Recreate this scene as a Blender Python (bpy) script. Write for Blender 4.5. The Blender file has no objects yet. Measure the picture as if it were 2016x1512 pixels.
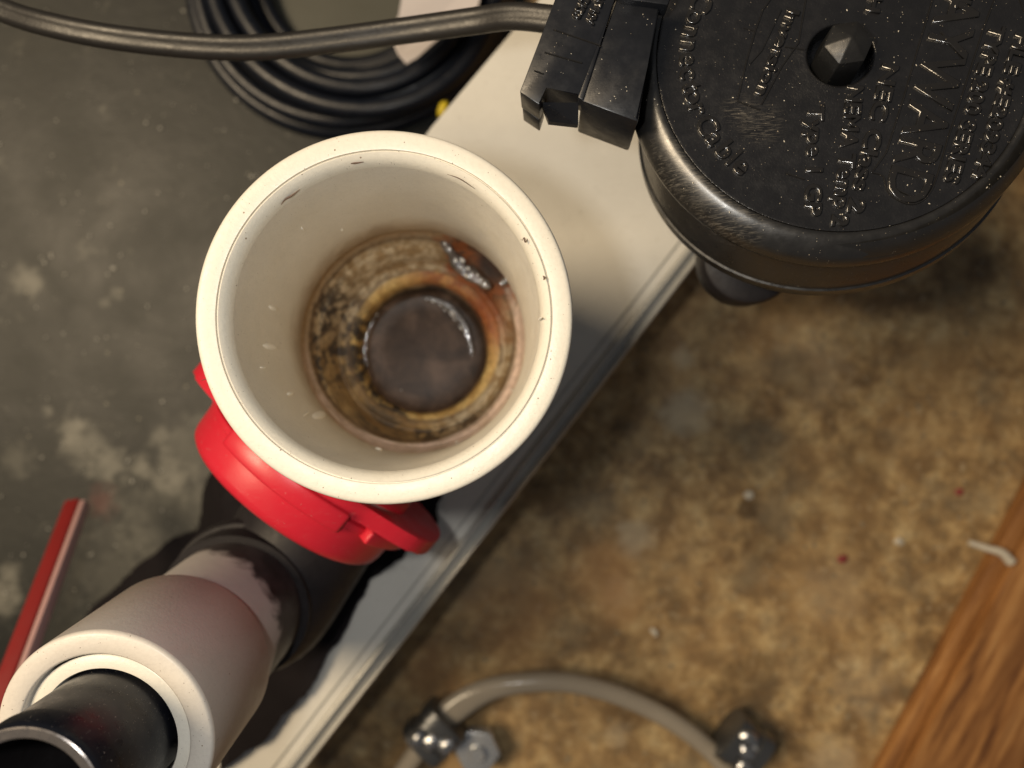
import bpy, bmesh, math, random
from mathutils import Vector, Matrix, noise
random.seed(7)
S = bpy.context.scene
C = S.collection
MM = 0.001
CAMZ = 0.5
F = 1456.0

# ------------------------------------------------------------ camera
cd = bpy.data.cameras.new("camera"); cam = bpy.data.objects.new("camera", cd); C.objects.link(cam)
cam.location = (0, 0, CAMZ)
cd.sensor_width = 36; cd.lens = 26; cd.clip_start = 0.01; cd.clip_end = 20
cd.dof.use_dof = True; cd.dof.focus_distance = 0.232; cd.dof.aperture_fstop = 6.2
S.camera = cam
# ------------------------------------------------------------ world and lamps
w = bpy.data.worlds.new("World"); S.world = w; w.use_nodes = True
bg = w.node_tree.nodes["Background"]; bg.inputs[0].default_value = (0.92, 0.94, 1.0, 1); bg.inputs[1].default_value = 0.085

def lamp(name, kind, loc, power, col, **kw):
    l = bpy.data.lights.new(name, kind); l.energy = power; l.color = col
    for k, v in kw.items(): setattr(l, k, v)
    o = bpy.data.objects.new(name, l); C.objects.link(o); o.location = loc
    return o
# the phone's own flash, just left of the lens
lamp("phone_flash", 'POINT', (-0.050, 0.012, 0.502), 1.42, (1.0, 0.975, 0.92), shadow_soft_size=0.010)
# a warm bulb in the room, up and to the left
o = lamp("room_lamp", 'AREA', (-1.1, 0.32, 1.65), 35.0, (1.0, 0.79, 0.53), shape='DISK', size=0.75)
o.rotation_euler = (Vector((0.1, 0, 0)) - o.location).to_track_quat('-Z', 'Y').to_euler()
S.view_settings.view_transform = 'Standard'; S.view_settings.look = 'None'
S.view_settings.exposure = 0.0; S.view_settings.gamma = 1.0
S.cycles.max_bounces = 8
S.cycles.caustics_reflective = False; S.cycles.caustics_refractive = False

# ------------------------------------------------------------ helpers
def P(px, py, z=0.0):
    d = CAMZ - z
    return Vector(((px - 1008) * d / F, (756 - py) * d / F, z))

def tag(o, label=None, cat=None, group=None, kind=None):
    if label: o["label"] = label
    if cat: o["category"] = cat
    if group: o["group"] = group
    if kind: o["kind"] = kind
    return o

def empty(name, loc, label, cat, group=None):
    o = bpy.data.objects.new(name, None); C.objects.link(o); o.location = loc
    o.empty_display_size = 0.01
    return tag(o, label, cat, group)

def link(name, bm, mat, parent=None, smooth=True, angle=35):
    me = bpy.data.meshes.new(name)
    bmesh.ops.recalc_face_normals(bm, faces=bm.faces)
    if smooth:
        ca = math.radians(angle)
        for f in bm.faces: f.smooth = True
        for e in bm.edges:
            if len(e.link_faces) == 2 and e.calc_face_angle(0) > ca: e.smooth = False
    bm.to_mesh(me); bm.free()
    o = bpy.data.objects.new(name, me); C.objects.link(o)
    if mat: me.materials.append(mat)
    if parent:
        o.parent = parent
        o.matrix_parent_inverse = world_of(parent).inverted()
    return o

def world_of(o):
    m = Matrix.LocRotScale(o.location, o.rotation_euler, o.scale)
    if o.parent: m = world_of(o.parent) @ o.matrix_parent_inverse @ m
    return m

def frame(origin, zdir, xhint=Vector((1, 0, 0))):
    z = Vector(zdir).normalized(); x = (Vector(xhint) - z * z.dot(Vector(xhint))).normalized(); y = z.cross(x)
    m = Matrix((x, y, z)).transposed().to_4x4(); m.translation = origin
    return m

def revolve(bm, prof, M, n=96, a0=0, a1=2 * math.pi, rf=None):
    """prof: list of (r, h) in metres, swept round local z."""
    full = abs(a1 - a0 - 2 * math.pi) < 1e-6
    k = n if full else n + 1
    rings = []
    for (r, h) in prof:
        if r < 1e-7:
            rings.append([bm.verts.new(M @ Vector((0, 0, h)))]); continue
        row = []
        for i in range(k):
            a = a0 + (a1 - a0) * i / n
            rr = rf(r, h, a) if rf else r
            row.append(bm.verts.new(M @ Vector((rr * math.cos(a), rr * math.sin(a), h))))
        rings.append(row)
    for A, B in zip(rings, rings[1:]):
        m = n
        for i in range(m):
            j = (i + 1) % k
            if len(A) == 1 and len(B) > 1: bm.faces.new((A[0], B[i], B[j]))
            elif len(B) == 1 and len(A) > 1: bm.faces.new((A[i], B[0], A[j]))
            elif len(A) > 1: bm.faces.new((A[i], B[i], B[j], A[j]))
    return rings

def prism(bm, pts, M, h0, h1, bev=0.0, seg=2):
    """polygon pts (x, y) extruded local h0..h1."""
    a = [bm.verts.new(M @ Vector((p[0], p[1], h0))) for p in pts]
    b = [bm.verts.new(M @ Vector((p[0], p[1], h1))) for p in pts]
    n = len(pts); fs = [bm.faces.new(a[::-1]), bm.faces.new(b)]
    for i in range(n): fs.append(bm.faces.new((a[i], a[(i + 1) % n], b[(i + 1) % n], b[i])))
    if bev > 0:
        es = list({e for f in fs for e in f.edges})
        bmesh.ops.bevel(bm, geom=es, offset=bev, segments=seg, profile=0.5, affect='EDGES', clamp_overlap=True)

def catmull(pts, n=10):
    pts = [Vector(p) for p in pts]; q = [pts[0] * 2 - pts[1]] + pts + [pts[-1] * 2 - pts[-2]]; out = []
    for i in range(1, len(q) - 2):
        p0, p1, p2, p3 = q[i - 1:i + 3]
        for k in range(n):
            t = k / n
            out.append(0.5 * ((2 * p1) + (p2 - p0) * t + (2 * p0 - 5 * p1 + 4 * p2 - p3) * t * t + (3 * p1 - p0 - 3 * p2 + p3) * t ** 3))
    out.append(pts[-1]); return out

def sweep(bm, pts, prof, up=Vector((0, 0, 1)), scale=None, twist=None, cap=True):
    """prof: closed list of (side, up) offsets in metres"""
    rows = []; n = len(pts)
    for i, p in enumerate(pts):
        t = (pts[min(i + 1, n - 1)] - pts[max(i - 1, 0)]).normalized()
        s = t.cross(up).normalized(); u = s.cross(t).normalized()
        if twist:
            q = Matrix.Rotation(twist(i / (n - 1)), 3, t); s = q @ s; u = q @ u
        k = scale(i / (n - 1)) if scale else 1
        kx, ky = k if isinstance(k, tuple) else (k, k)
        rows.append([bm.verts.new(p + s * a * kx + u * b * ky) for a, b in prof])
    m = len(prof)
    for A, B in zip(rows, rows[1:]):
        for i in range(m): bm.faces.new((A[i], A[(i + 1) % m], B[(i + 1) % m], B[i]))
    if cap: bm.faces.new(rows[0][::-1]); bm.faces.new(rows[-1])

def circ(r, n=20): return [(r * math.cos(2 * math.pi * i / n), r * math.sin(2 * math.pi * i / n)) for i in range(n)]

def blob(bm, c, rx, ry, rz, M=None, jit=0.0, sub=2):
    r = bmesh.ops.create_icosphere(bm, subdivisions=sub, radius=1.0)
    for v in r['verts']:
        k = 1 + jit * noise.noise(v.co * 1.7 + Vector(c) * 300)
        q = Vector((v.co.x * rx * k, v.co.y * ry * k, v.co.z * rz * k))
        v.co = Vector(c) + ((M.to_3x3() @ q) if M else q)

# ------------------------------------------------------------ materials
class NT:
    def __init__(s, name):
        s.m = bpy.data.materials.new(name); s.m.use_nodes = True; s.t = s.m.node_tree
        s.b = s.t.nodes["Principled BSDF"]; s.co = s.n('ShaderNodeTexCoord').outputs['Object']
    def n(s, typ, **kw):
        nd = s.t.nodes.new(typ)
        for k, v in kw.items(): setattr(nd, k, v)
        return nd
    def put(s, sock, v):
        if hasattr(v, 'default_value') or hasattr(v, 'links'): s.t.links.new(v, sock)
        else: sock.default_value = v
    def noise(s, scale, detail=4, rough=0.6, dist=0.0, vec=None):
        nd = s.n('ShaderNodeTexNoise'); s.t.links.new(vec or s.co, nd.inputs['Vector'])
        nd.inputs['Scale'].default_value = scale; nd.inputs['Detail'].default_value = detail
        nd.inputs['Roughness'].default_value = rough; nd.inputs['Distortion'].default_value = dist
        return nd.outputs['Fac']
    def ramp(s, fac, stops, interp='LINEAR'):
        nd = s.n('ShaderNodeValToRGB'); s.t.links.new(fac, nd.inputs[0]); cr = nd.color_ramp; cr.interpolation = interp
        while len(cr.elements) < len(stops): cr.elements.new(0.5)
        for e, (p, c) in zip(cr.elements, stops):
            e.position = p; e.color = (c, c, c, 1) if isinstance(c, (int, float)) else (*c, 1)
        return nd.outputs[0]
    def mix(s, fac, a, b, mode='MIX'):
        nd = s.n('ShaderNodeMix', data_type='RGBA', blend_type=mode)
        s.put(nd.inputs[0], fac)
        for i, v in ((6, a), (7, b)):
            if isinstance(v, tuple): v = (*v, 1) if len(v) == 3 else v
            s.put(nd.inputs[i], v)
        return nd.outputs[2]
    def math(s, op, a, b=0.0, c=0.0):
        nd = s.n('ShaderNodeMath', operation=op)
        s.put(nd.inputs[0], a); s.put(nd.inputs[1], b)
        s.put(nd.inputs[2], c)
        return nd.outputs[0]
    def mapv(s, scale=(1, 1, 1), rot=(0, 0, 0), loc=(0, 0, 0), vec=None):
        nd = s.n('ShaderNodeMapping'); s.t.links.new(vec or s.co, nd.inputs[0])
        nd.inputs['Scale'].default_value = scale; nd.inputs['Rotation'].default_value = rot; nd.inputs['Location'].default_value = loc
        return nd.outputs[0]
    def specks(s, scale, size, keep, vec=None):
        """1 inside sparse small dots, 0 elsewhere"""
        nd = s.n('ShaderNodeTexVoronoi'); s.t.links.new(vec or s.co, nd.inputs['Vector']); nd.inputs['Scale'].default_value = scale
        sp = s.n('ShaderNodeSeparateColor'); s.t.links.new(nd.outputs['Color'], sp.inputs[0])
        k = s.math('LESS_THAN', sp.outputs[0], keep)
        sz = s.math('MULTIPLY', sp.outputs[1], size)
        return s.math('MULTIPLY', s.math('LESS_THAN', nd.outputs['Distance'], sz), k)
    def spot(s, c, r, soft=0.35, wob=0.5, wscale=120):
        """soft blotch of given centre and radius, with an uneven edge"""
        v = s.n('ShaderNodeVectorMath', operation='DISTANCE'); s.t.links.new(s.co, v.inputs[0]); v.inputs[1].default_value = c
        d = s.math('DIVIDE', v.outputs['Value'], r)
        d = s.math('ADD', d, s.math('MULTIPLY', s.math('SUBTRACT', s.noise(wscale, 3), 0.5), wob * 2))
        mr = s.n('ShaderNodeMapRange', interpolation_type='SMOOTHSTEP')
        s.t.links.new(d, mr.inputs[0]); mr.inputs[1].default_value = 1 - soft; mr.inputs[2].default_value = 1 + soft
        mr.inputs[3].default_value = 1; mr.inputs[4].default_value = 0
        return mr.outputs[0]
    def bump(s, h, dist, strength=1.0, nrm=None):
        nd = s.n('ShaderNodeBump'); s.t.links.new(h, nd.inputs['Height']); nd.inputs['Distance'].default_value = dist
        nd.inputs['Strength'].default_value = strength
        if nrm: s.t.links.new(nrm, nd.inputs['Normal'])
        return nd.outputs[0]
    def done(s, col, rough, nrm=None, **kw):
        if isinstance(col, tuple): col = (*col, 1)
        s.put(s.b.inputs['Base Color'], col); s.put(s.b.inputs['Roughness'], rough)
        if nrm: s.t.links.new(nrm, s.b.inputs['Normal'])
        for k, v in kw.items(): s.put(s.b.inputs[k.replace('_', ' ')], v)
        return s.m

def m_pvc(name, base, dirt=(0.22, 0.14, 0.08), speck=0.22, rough=0.38, blot=0.12):
    t = NT(name)
    n1 = t.noise(35, 4); n2 = t.noise(900, 3)
    c = t.mix(t.ramp(n1, [(0.35, 0.0), (0.75, blot)]), base, tuple(x * y for x, y in zip(base, (0.8, 0.74, 0.62))))
    c = t.mix(t.specks(520, 0.17, speck * 0.5), c, dirt)
    c = t.mix(t.specks(1100, 0.22, speck * 0.35), c, (0.12, 0.08, 0.05))
    c = t.mix(t.math('MULTIPLY', t.specks(1600, .24, .10), .7), c, (.20, .13, .08))
    c = t.mix(t.ramp(t.noise(700, 4, .7), [(.45, 0.), (.8, .22)]), c, tuple(x * .6 for x in base))
    scr = t.noise(240, 3, .7, .6, vec=t.mapv((1, 11, 1), (0, 0, .5)))
    c = t.mix(t.ramp(scr, [(.62, 0.), (.72, .22)]), c, tuple(x * .55 for x in base))
    r = t.ramp(t.noise(150, 4), [(0.3, rough - 0.06), (0.8, rough + 0.16)])
    return t.done(c, r, t.bump(n2, 0.00010, 0.8, t.bump(scr, .00005, .5)), Specular_IOR_Level=0.5)

def m_black(name, base=(0.010, 0.010, 0.011), rough=0.32, grain=1400, gd=0.00012, dust=0.25, dustcol=(0.42, 0.36, 0.27), spec=.6):
    t = NT(name)
    c = t.mix(t.ramp(t.noise(60, 5), [(0.45, 0.0), (0.85, 0.35)]), base, tuple(x * 2.4 for x in base))
    c = t.mix(t.specks(750, 0.13, dust * 0.3), c, dustcol)
    c = t.mix(t.specks(1700, 0.17, dust * 0.5), c, dustcol)
    r = t.ramp(t.noise(240, 4), [(0.3, rough - 0.05), (0.8, rough + 0.16)])
    sc = t.noise(300, 2, vec=t.mapv((1, 14, 1), (0, 0, 0.9)))
    return t.done(c, r, t.bump(t.noise(grain, 3), gd, 0.8, t.bump(sc, 0.00003, 0.5)), Specular_IOR_Level=spec)

M_PIPE = m_pvc("white_pvc", (0.72, 0.675, 0.575))
M_PIPE_IN = m_pvc("white_pvc_inside", (0.80, 0.765, 0.68), speck=0.05, rough=0.34, blot=0.3)
def add_brown_blend(m):  # tan brown blended into the wall towards its deep end
    t = NT.__new__(NT); t.m = m; t.t = m.node_tree; t.b = t.t.nodes["Principled BSDF"]; t.co = t.n('ShaderNodeTexCoord').outputs['Object']
    src = t.b.inputs['Base Color'].links[0].from_socket
    sp = t.n('ShaderNodeSeparateXYZ'); t.t.links.new(t.co, sp.inputs[0])
    n_ = t.noise(60, 5, .6, .4)
    h_ = t.math('ADD', sp.outputs[2], t.math('MULTIPLY', t.math('SUBTRACT', n_, .5), .016))
    mr_ = t.n('ShaderNodeMapRange', interpolation_type='SMOOTHSTEP'); t.t.links.new(h_, mr_.inputs[0])
    mr_.inputs[1].default_value = .190; mr_.inputs[2].default_value = .214; mr_.inputs[3].default_value = .85; mr_.inputs[4].default_value = 0
    # strongest on the upper left of the bore
    d_ = t.math('SUBTRACT', sp.outputs[1], sp.outputs[0])
    ms = t.n('ShaderNodeMapRange'); t.t.links.new(d_, ms.inputs[0]); ms.inputs[1].default_value = .045; ms.inputs[2].default_value = .095
    f_ = t.math('MULTIPLY', mr_.outputs[0], ms.outputs[0])
    c = t.mix(f_, src, t.ramp(n_, [(.35, (.26, .165, .085)), (.7, (.46, .34, .21))]))
    t.t.links.new(c, t.b.inputs['Base Color'])
add_brown_blend(M_PIPE_IN)
M_PIPE2 = m_pvc("pale_pvc", (0.72, 0.665, 0.59), speck=0.12)
M_LID = m_black("black_moulded_plastic", rough=0.24, gd=0.00016, spec=.8)
M_RIM = m_black("black_plastic_painted_sheen", (.012,.0115,.011), rough=0.30, grain=500, gd=0.00004, dust=0.3, spec=1.0)
def add_scuff_sheen(m, spots):
    """pale scratch marks at given places: painted highlight on the rim, wear on the lid"""
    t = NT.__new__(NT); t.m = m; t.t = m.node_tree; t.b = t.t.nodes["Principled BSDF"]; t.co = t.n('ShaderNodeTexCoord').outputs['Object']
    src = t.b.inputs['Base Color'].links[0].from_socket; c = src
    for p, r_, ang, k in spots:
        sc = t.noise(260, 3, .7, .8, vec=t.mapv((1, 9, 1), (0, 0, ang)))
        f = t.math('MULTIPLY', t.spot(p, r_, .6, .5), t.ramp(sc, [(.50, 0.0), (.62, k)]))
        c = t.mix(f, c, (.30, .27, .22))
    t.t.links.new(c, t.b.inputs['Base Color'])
add_scuff_sheen(M_RIM, [(P(1350, 330, .26), .011, .6, .3), (P(1430, 430, .26), .012, -.4, .25), (P(1360, 520, .25), .010, 1.2, .2)])  # rim marks paint its broad highlight on the lower left into the colour
add_scuff_sheen(M_LID, [(P(1462, 215, .262), .005, .3, .25), (P(1500, 240, .262), .006, 1.3, .2)])
M_BLOCK = m_black("black_gloss_plastic", (0.011, 0.012, 0.015), 0.30, 900, 0.00003, 0.12, spec=.45)
M_RUBBER = m_black("black_rubber", (0.014, 0.012, 0.013), 0.5, 400, 0.0001, 0.05, (0.10, 0.09, 0.08), .3)
M_TUBE = m_black("black_tube_plastic", (0.007, 0.008, 0.012), 0.28, 700, 0.00002, 0.7, (0.34, 0.30, 0.27), .28)
M_TEXT = m_black("raised_black_lettering", (.012,.011,.010), rough=0.13, grain=900, gd=0.00010, dust=0.6, spec=1.0)

def m_simple(name, base, rough, metal=0.0, sc=80, amt=0.4, bump=0.00008, bs=500, dark=0.6):
    t = NT(name)
    c = t.mix(t.ramp(t.noise(sc, 5), [(0.3, 0.0), (0.8, amt)]), base, tuple(x * dark for x in base))
    return t.done(c, t.ramp(t.noise(sc * 2, 3), [(0.3, max(0.03, rough - 0.08)), (0.8, rough + 0.1)]), t.bump(t.noise(bs, 3), bump, 0.7), Metallic=metal)

M_RED = m_simple("red_plastic", (0.60, 0.018, 0.036), 0.36, sc=40, amt=0.3, bump=0.00005, bs=1500, dark=0.8)
t = NT.__new__(NT); t.m = M_RED; t.t = M_RED.node_tree; t.b = t.t.nodes["Principled BSDF"]; t.co = t.n('ShaderNodeTexCoord').outputs['Object']
_c = t.b.inputs['Base Color'].links[0].from_socket
_c = t.mix(t.math('MULTIPLY', t.specks(900, .16, .2), .8), _c, (.62, .40, .34))
_c = t.mix(t.ramp(t.noise(200, 3, .7, .6, vec=t.mapv((1, 12, 1), (0, 0, -.7))), [(.60, 0.), (.70, .22)]), _c, (.60, .22, .20))
t.t.links.new(_c, t.b.inputs['Base Color'])
M_STEEL = m_simple("zinc_steel", (0.42, 0.43, 0.44), 0.28, 0.9, sc=200)
M_DARKSTEEL = m_simple("dark_crimped_metal", (0.16, 0.165, 0.17), 0.34, 0.8, sc=200)
M_NUT = m_simple("pale_zinc", (0.62, 0.64, 0.66), 0.25, 0.7, sc=200)
M_HOSE = m_simple("beige_vinyl", (0.34, 0.30, 0.24), 0.22, sc=60, amt=0.4, dark=0.7)
M_CORD = m_simple("dark_grey_cord", (0.020, 0.018, 0.016), 0.42, sc=90, amt=0.6, bump=0.00012, bs=700)
M_TAG = m_simple("pale_paper", (0.62, 0.57, 0.56), 0.6, sc=60, amt=0.15)
M_YEL = m_simple("yellow_plastic", (0.60, 0.46, 0.02), 0.5)
M_HOSEBLK = m_simple("black_vinyl_hose", (0.003, 0.005, 0.011), 0.42, sc=90, amt=0.3, bump=0.0003, bs=120)
M_EDGE = m_simple("lip_ring_metal", (0.22, 0.20, 0.19), 0.30, 0.7, sc=200)

# brown mottled floor
def floor_mat():
    t = NT("brown_stained_concrete")
    a = t.noise(44, 10, 0.68, 0.25); b = t.noise(95, 9, 0.70, 0.1, vec=t.mapv(loc=(3, 1, 0))); d = t.noise(12, 3, vec=t.mapv(loc=(1, 5, 0)))
    c = t.ramp(a, [(0.30, (0.12, 0.068, 0.026)), (0.43, (0.25, 0.152, 0.062)), (0.52, (0.44, 0.290, 0.125)), (0.60, (0.60, 0.43, 0.205)), (0.70, (0.68, 0.53, 0.29))])
    c = t.mix(t.ramp(t.noise(420, 5, .7), [(.35, 0.), (.7, .40)]), c, (.16, .11, .06))
    c = t.mix(t.ramp(t.noise(150, 6, .7, vec=t.mapv(loc=(7, 7, 0))), [(.56, 0.), (.64, .55)]), c, (.58, .47, .29))
    c = t.mix(t.math('MULTIPLY', t.specks(260, .22, .2), .6), c, (.10, .065, .03))
    c = t.mix(t.math('MULTIPLY', t.specks(330, .18, .15), .6), c, (.62, .54, .40))
    c = t.mix(t.ramp(b, [(0.46, 0.0), (0.62, 0.55)]), c, (0.15, 0.102, 0.048))
    c = t.mix(t.ramp(d, [(0.45, 0.0), (0.65, 0.45)]), c, (0.42, 0.26, 0.11))
    c = t.mix(t.ramp(t.noise(20, 5, vec=t.mapv(loc=(9, 2, 0))), [(0.52, 0.0), (0.66, 0.5)]), c, (0.20, 0.165, 0.105))
    for (x, y, r, k) in ((1352, 812, 44, .8), (1345, 705, 22, .7), (1248, 1058, 34, .85), (1640, 1165, 60, .25), (1640, 1500, 45, .6), (1220, 1165, 30, .4), (1600, 720, 70, .3), (1215, 1445, 22, .6), (1700, 1350, 60, .3)):
        c = t.mix(t.math('MULTIPLY', t.spot(P(x, y, 0), r * .5 / F, .5, .9), k * .6), c, (0.56, 0.48, 0.34))
    for (x, y, r, k) in ((1473, 1003, 20, .7), (1500, 1070, 40, .35), (1560, 740, 50, .45), (1900, 540, 60, .4), (1700, 900, 60, .3), (1240, 1370, 70, .35), (1480, 1345, 60, .35)):
        c = t.mix(t.math('MULTIPLY', t.spot(P(x, y, 0), r * .5 / F, .3, .5), k), c, (0.06, 0.032, 0.010))
    for (x, y, r) in ((1190, 1130, 60), (1220, 1190, 40), (1000, 1200, 80), (860, 1330, 60)):
        c = t.mix(t.math('MULTIPLY', t.spot(P(x, y, 0), r * .5 / F, .5, .5), .45), c, (0.40, 0.21, 0.08))
    nb = t.mix(0.5, a, b)
    return t.done(c, 0.62, t.bump(nb, 0.0016, 0.6))
M_FLOOR = floor_mat()

def sheet_mat():
    t = NT("dark_grey_painted_sheet")
    a = t.noise(14, 6, 0.6, 0.3); b = t.noise(70, 5)
    c = t.ramp(a, [(0.3, (0.013, 0.0140, 0.0130)), (0.6, (0.025, 0.026, 0.0225)), (0.8, (0.044, 0.043, 0.036))])
    c = t.mix(t.ramp(b, [(0.5, 0.0), (0.72, 0.5)]), c, (0.016, 0.0165, 0.015))
    c = t.mix(t.math('MULTIPLY', t.specks(95, 0.14, 0.22), 0.5), c, (0.26, 0.24, 0.18))
    for (x, y, r, k) in ((62, 555, 26, .8), (170, 870, 40, .7), (215, 915, 30, .8), (280, 918, 18, .7), (150, 845, 22, .7),
                         (20, 1130, 22, .8), (8, 1175, 34, .9), (335, 930, 30, .5), (345, 960, 26, .35), (320, 860, 18, .4), (40, 905, 28, .35),
                         (330, 1020, 90, .32), (250, 1130, 90, .25), (235, 580, 12, .8), (210, 595, 10, .8), (100, 812, 10, .8), (380, 890, 60, .4)):
        c = t.mix(t.math('MULTIPLY', t.spot(P(x, y, 0), r * .5 / F, .7, 1.3, 110), k * .7), c, (0.25, 0.24, 0.20))
    c = t.mix(t.math('MULTIPLY', t.spot(P(205, 985, 0), 26 * .5 / F, .7, 1.0), .4), c, (0.16, 0.05, 0.04))
    c = t.mix(t.math('MULTIPLY', t.specks(60, .10, .5), .45), c, (.20, .19, .16))
    c = t.mix(t.ramp(t.noise(48, 6, .7, 1.2, vec=t.mapv(loc=(4, 4, 0))), [(.60, 0.), (.74, .55)]), c, (.15, .145, .12))
    return t.done(c, t.ramp(a, [(.3, .40), (.8, .60)]), t.bump(b, 0.0006, 0.6), Specular_IOR_Level=.30)
M_SHEET = sheet_mat()

def panel_mat():
    t = NT("cream_enamelled_steel")
    c = t.mix(t.ramp(t.noise(22, 5), [(0.4, 0.0), (0.8, 0.35)]), (0.72, 0.70, 0.64), (0.56, 0.54, 0.48))
    c = t.mix(t.specks(190, 0.10, 0.25), c, (0.25, 0.19, 0.12))
    c = t.mix(t.ramp(t.noise(90, 4, .7, .8, vec=t.mapv((1, 8, 1), (0, 0, -.9))), [(.60, 0.), (.70, .25)]), c, (.40, .36, .29))
    c = t.mix(t.math('MULTIPLY', t.specks(420, .16, .2), .7), c, (.22, .18, .13))
    return t.done(c, t.ramp(t.noise(50, 4), [(.3, .22), (.75, .45)]), t.bump(t.noise(30, 3), 0.0010, 0.6))
M_PANEL = panel_mat()
M_LIP = m_simple("galvanised_lip", (0.48, 0.47, 0.43), 0.33, 0.25, sc=90, amt=0.4)

def wood_mat(ang):
    t = NT("reddish_brown_wood")
    v = t.mapv((1, 0.09, 1), (0, 0, -ang))
    v0 = t.n('ShaderNodeVectorRotate'); t.t.links.new(t.co, v0.inputs['Vector']); v0.inputs['Angle'].default_value = ang
    v = t.mapv((1, 0.10, 1), vec=v0.outputs[0])
    g = t.noise(150, 6, 0.65, 0.3, vec=v); g2 = t.noise(50, 4, vec=v)
    c = t.ramp(g, [(0.34, (0.13, 0.052, 0.018)), (0.47, (0.29, 0.130, 0.040)), (0.58, (0.42, 0.205, 0.068)), (0.72, (0.50, 0.28, 0.11))])
    c = t.mix(t.ramp(g2, [(0.45, 0.0), (0.65, 0.65)]), c, (0.14, 0.055, 0.018))
    return t.done(c, 0.5, t.bump(g, 0.0006, 0.6))

# ============================================================ SETTING
bm = bmesh.new()
prism(bm, [(-2.5, -2.5), (2.5, -2.5), (2.5, 2.5), (-2.5, 2.5)], Matrix.Identity(4), -0.05, 0.0)
tag(link("floor", bm, M_FLOOR, smooth=False), kind="structure")
# dark grey painted sheet covering the floor on the left
E = [P(1340, -900, .003), P(950, 250, .003), P(700, 900, .003), P(520, 1250, .003), P(-100, 2000, .003)]
bm = bmesh.new()
pts = [(p.x, p.y) for p in E] + [(-1.6, -1.2), (-1.6, 1.6), (0.2, 1.6)]
prism(bm, pts, Matrix.Identity(4), 0.0005, 0.003)
tag(link("left_floor", bm, M_SHEET, smooth=False), kind="structure")

# ============================================================ CREAM PANEL WITH LIP
def zpan(px, py):            # the shelf rises a little towards the black head
    return 0.075
ZS = .097
panel = empty("steel_shelf", P(1000, 800, 0.02), "long cream steel shelf with folded metal lip running diagonally under the white pipe", "shelf")
bm = bmesh.new()
top = [P(1640, -200, ZS), P(1340, 523, ZS)]
# right edge line goes through (1340,523) and (585,1500)
def redge(s): return P(1340 + (585 - 1340) * s, 523 + (1500 - 523) * s, ZS)
a, b = redge(-0.9), redge(1.5)
L = [P(1240, -213, ZS), P(850, 250, ZS), P(560, 640, ZS), P(560, 1000, ZS), P(480, 1240, ZS), P(150, 1760, ZS)]
ax = (b - a).normalized(); nx = Vector((0, 0, 1)).cross(ax).normalized()
if nx.x < 0: nx = -nx       # nx points to the right of the edge
prism(bm, [(p.x, p.y) for p in (L + [b, a])], Matrix.Identity(4), ZS - .0025, ZS, .0006)
link("top_plate", bm, M_PANEL, panel)
bm = bmesh.new()
prof = [(-.0035, .0), (-.0030, .0022), (-.0012, .0030), (.0006, .0018), (.0012, .0002), (.0030, -.0003), (.0036, .0010), (.0050, .0014), (.0060, .0), (.0061, -.010), (.0055, -.010), (.0052, -.0012), (-.003, -.0012)]
pts = [a.lerp(b, i / 40) for i in range(41)]
sgn = 1 if (b - a).cross(Vector((0, 0, 1))).dot(nx) > 0 else -1
sweep(bm, [p + Vector((0, 0, .0002)) for p in pts], [(x * sgn, y) for x, y in prof])
link("folded_lip", bm, M_LIP, panel, angle=50)
for s in (-0.5, 0.42, 1.3):
    bm = bmesh.new(); q = a.lerp(b, (s + .9) / 2.4) - nx * .03
    prism(bm, [(q.x - .006, q.y - .006), (q.x + .006, q.y - .006), (q.x + .006, q.y + .006), (q.x - .006, q.y + .006)], Matrix.Identity(4), 0.0, ZS - .0026, .001)
    link("support_leg", bm, M_LIP, panel)
# a second small cream rib line on the plate
bm = bmesh.new()
pts = [a.lerp(b, i / 20) - nx * .0085 for i in range(21)]
sweep(bm, [p for p in pts], [(-.0007, -.001), (-.0005, .0005), (.0005, .0005), (.0007, -.001)])
link("pressed_rib", bm, M_LIP, panel)

# ============================================================ MAIN PIPE
RC = P(758.5, 621, .277)
AX = Vector((.0047, .0044, .139)).normalized()
MP = frame(RC, AX)
pipe = empty("white_pipe", RC - AX * .20, "large open white plastic pipe standing upright, rust stained deep inside", "pipe")
bm = bmesh.new()
def pr(*a): return [(r * MM, h * MM) for r, h in a]
revolve(bm, pr((53.5, -190), (53.5, -42), (56.2, -41), (56.6, -40), (56.9, -1.4), (56.6, -.6), (56.0, -.15), (55.2, 0), (50.95, 0), (50.65, -.12), (50.6, -1.1), (50.2, -1.1), (50.15, -.35),
                (49.9, -.25), (49.0, -1.0), (48.1, -2.3), (47.4, -4.2), (47.2, -6)), MP, 192)
link("pipe_wall", bm, M_PIPE, pipe, angle=60)
bm = bmesh.new()
revolve(bm, pr((47.2, -5.9), (47.0, -30), (46.6, -60), (46.5, -84.5), (46.7, -86), (47.6, -86.6), (49.5, -86.6)), MP, 192)
link("inner_wall", bm, M_PIPE_IN, pipe, angle=50)

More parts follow.
